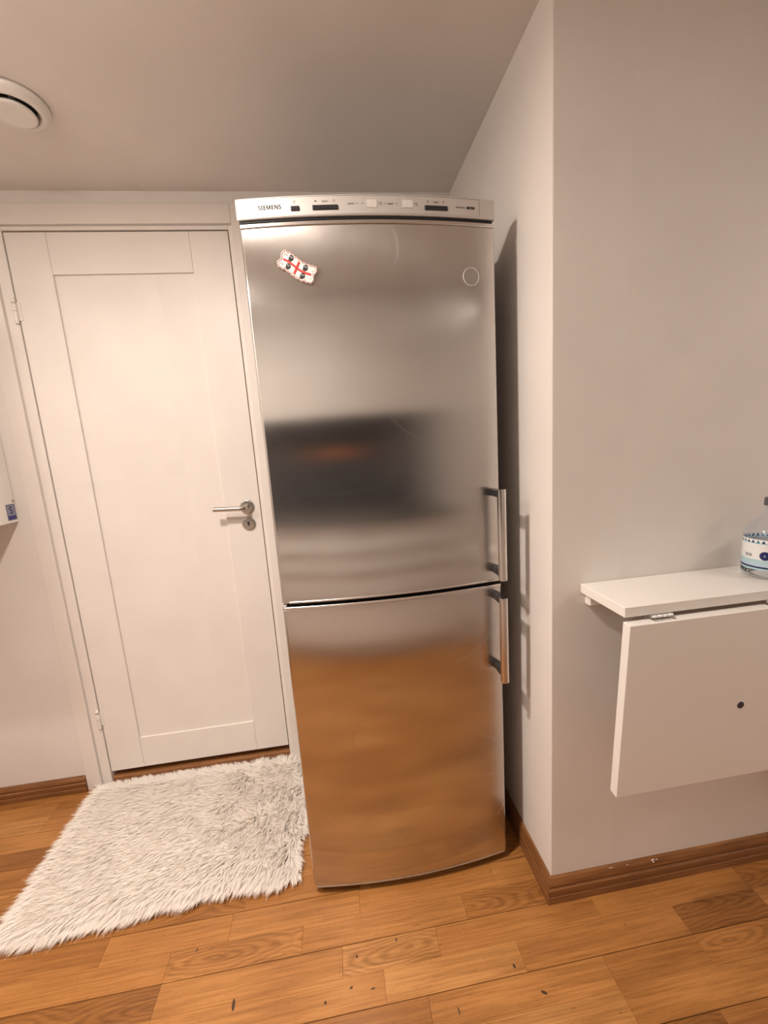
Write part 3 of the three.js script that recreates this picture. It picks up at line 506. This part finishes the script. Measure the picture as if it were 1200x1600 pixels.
// ------------------------------------------------------------------ ventilation valve on the ceiling
{
  const V = thing('ventilation_valve', 'round white ventilation valve on the ceiling', 'vent', [-0.154, H, 0.354]);
  const w = std({ color: lin(0.80, 0.77, 0.73), roughness: 0.3 });
  mesh('ring', lathe([[0.0495, -0.002], [0.0525, -0.018], [0.057, -0.022], [0.063, -0.0215], [0.071, -0.016], [0.076, -0.007], [0.077, -0.0003], [0.0495, -0.0003], [0.0495, -0.002]], 56), w, V).userData.label = 'white outer ring';
  mesh('duct', lathe([[0.0502, 0], [0.0502, 0.16], [0, 0.16]], 40), M.zinc, V).userData.label = 'round metal air duct';
  mesh('disc', lathe([[0, -0.030], [0.040, -0.030], [0.0445, -0.0285], [0.046, -0.025], [0.044, -0.021], [0, -0.020]], 56), w, V).userData.label = 'round centre disc';
  mesh('stem', cyl(0.006, 0.006, 0.18, 12).translate(0, 0.069, 0), w, V);
}

// ------------------------------------------------------------------ globe lamp on the ceiling above the frame, and the added fill lamp
{
 for (const [L, label] of [[LAMP, 'small round ceiling lamp in front of the fridge'], [FILL_LAMP2, 'small round fill lamp added out of view at the left']]) {
  const Lm = thing('ceiling_lamp', label, 'lamp', [L.x, H, L.z]);
  mesh('housing', lathe([[0, -0.0005], [0.060, -0.0005], [0.060, -0.040], [0.057, -0.044], [0, -0.044]], 40), M.laminate, Lm);
  const gl = std({ color: lin(0.9, 0.88, 0.85), roughness: 0.4, emissive: lin(...L.color), emissiveIntensity: 6 });
  mesh('diffuser', lathe([[0, -0.0575], [0.050, -0.0575], [0.0555, -0.055], [0.0565, -0.050], [0.0565, -0.0445], [0, -0.0445]], 40), gl, Lm).userData.label = 'warm glowing diffuser';
  const col = new THREE.Color().setRGB(...L.color), A = 0.095;
  const r = new THREE.RectAreaLight(col, L.down / (A * A), A, A); r.position.set(0, L.y - H, 0); r.rotation.x = -Math.PI / 2; r.name = 'lamp_light'; Lm.add(r);
  const p = new THREE.PointLight(col, L.side, 0, 2); p.position.set(0, L.y - H - 0.012, 0); p.castShadow = true; p.shadow.radius = 2; p.shadow.mapSize.set(2048, 2048); p.name = 'rim_light'; Lm.add(p);
  if (L.beam) { const b = new THREE.SpotLight(col, L.beam, 0, 0.95, 1, 2); b.position.set(0, L.y - H - 0.004, 0); b.target.position.set(0, -2.2, 0); b.castShadow = true; b.shadow.radius = 2; b.shadow.mapSize.set(2048, 2048); b.name = 'beam_light'; Lm.add(b); Lm.add(b.target); }
 }
}

{  // unseen fill panel, put in to brighten the folding table wall
  const Pn = thing('added_fill_panel', 'square fill light panel added to brighten the folding table wall', 'lamp', [FILL_PANEL.x, H, FILL_PANEL.z]), a = FILL_PANEL.size / 2, c = new THREE.Color().setRGB(...FILL_PANEL.color);
  mesh('frame', [bx(-a - 0.02, a + 0.02, -0.03, -0.0005, -a - 0.02, -a), bx(-a - 0.02, a + 0.02, -0.03, -0.0005, a, a + 0.02), bx(-a - 0.02, -a, -0.03, -0.0005, -a, a), bx(a, a + 0.02, -0.03, -0.0005, -a, a)], M.laminate, Pn);
  mesh('diffuser', bx(-a, a, -0.022, -0.001, -a, a, 0), std({ color: lin(0.9, 0.9, 0.9), emissive: lin(...FILL_PANEL.color), emissiveIntensity: 2 }), Pn);
  const r = new THREE.RectAreaLight(c, FILL_PANEL.down / (FILL_PANEL.size * FILL_PANEL.size), FILL_PANEL.size, FILL_PANEL.size); r.position.set(0, -0.026, 0); r.rotation.x = -Math.PI / 2; r.name = 'fill_panel_light'; Pn.add(r);
}

// ------------------------------------------------------------------ kitchen units opposite, mirrored in the steel doors
{
  const KZ = 1.90, g0 = 'kitchen base units opposite the fridge', unitX = [-0.93, -0.33, 0.27, 0.87, 1.47];
  const front = std({ color: lin(0.80, 0.78, 0.75), roughness: 0.35 });
  function unit(x0, x1) {
    const u = thing('base_cabinet', 'white kitchen drawer unit opposite the fridge', 'cabinet', [x0, 0, KZ], g0);
    const w = x1 - x0;
    mesh('carcass', bx(0.002, w - 0.002, 0.10, 0.86, 0.021, 0.60, 0.001), front, u); mesh('plinth', bx(0.002, w - 0.002, 0, 0.099, 0.06, 0.08, 0.001), front, u);
    let y = 0.858; for (const h of [0.125, 0.125, 0.16, 0.34]) { const d = mesh('drawer', bx(0.003, w - 0.003, y - h + 0.007, y, 0, 0.02, 0.002), front, u); mesh('handle', bx(0.05, w - 0.05, y - 0.034, y - 0.020, -0.028, -0.002, 0.003), M.nickel, d); y -= h; }
  }
  for (let i = 0; i < 4; i++) unit(unitX[i], unitX[i + 1]);
  tag(mesh('worktop', bx(-0.95, 1.475, 0.862, 0.90, KZ - 0.02, ZF - 0.012, 0.003), std({ color: lin(0.10, 0.095, 0.09), roughness: 0.3 }), scene), 'dark worktop over the white drawer units', 'worktop');
  tag(mesh('backsplash', bx(-0.94, 1.475, 0.901, 1.515, ZF - 0.011, ZF - 0.001, 0.001), std({ color: lin(0.045, 0.045, 0.05), roughness: 0.45 }), scene), 'charcoal backsplash above the dark worktop', 'backsplash');
  for (let i = 0; i < 4; i++) {
    const c = thing('upper_cabinet', 'white kitchen wall cabinet over the charcoal backsplash', 'cabinet', [unitX[i], 1.52, ZF - 0.36], 'kitchen wall units opposite the fridge'); const w = unitX[i + 1] - unitX[i];
    mesh('carcass', bx(0.002, w - 0.002, 0, 0.685, 0.021, 0.355, 0.001), front, c);
    for (const s of [0, 1]) for (const [a, b] of [[-0.012, 0.378], [0.384, 0.683]]) mesh('door', bx(0.003 + s * w / 2, w / 2 - 0.002 + s * w / 2, a, b, 0, 0.02, 0.002), front, c);
  }
  const tall = thing('tall_cabinet', 'tall white cabinet at the end of the kitchen units', 'cabinet', [1.48, 0, KZ]);
  mesh('carcass', bx(0, 0.60, 0, 2.19, 0.021, 0.61, 0.001), front, tall);
  for (const [a, b] of [[0.1, 0.9], [0.904, 2.188]]) mesh('door', bx(0.002, 0.598, a, b, 0, 0.02, 0.002), front, tall);
  const kr = thing('glow_stand_in', 'made-up orange bar added for the warm glow mirrored in the steel doors', 'reflection stand-in', [0.33, 1.24, ZF - 0.035]);
  mesh('rail', bx(-0.22, 0.22, 0, 0.07, 0, 0.022, 0.004), std({ color: lin(0.62, 0.20, 0.06), roughness: 0.5 }), kr);  // invented object, added only for its orange glow in the steel
}

scene.traverse(o => { if (o.isMesh) { o.castShadow = true; o.receiveShadow = true; } });
renderer.render(scene, camera);
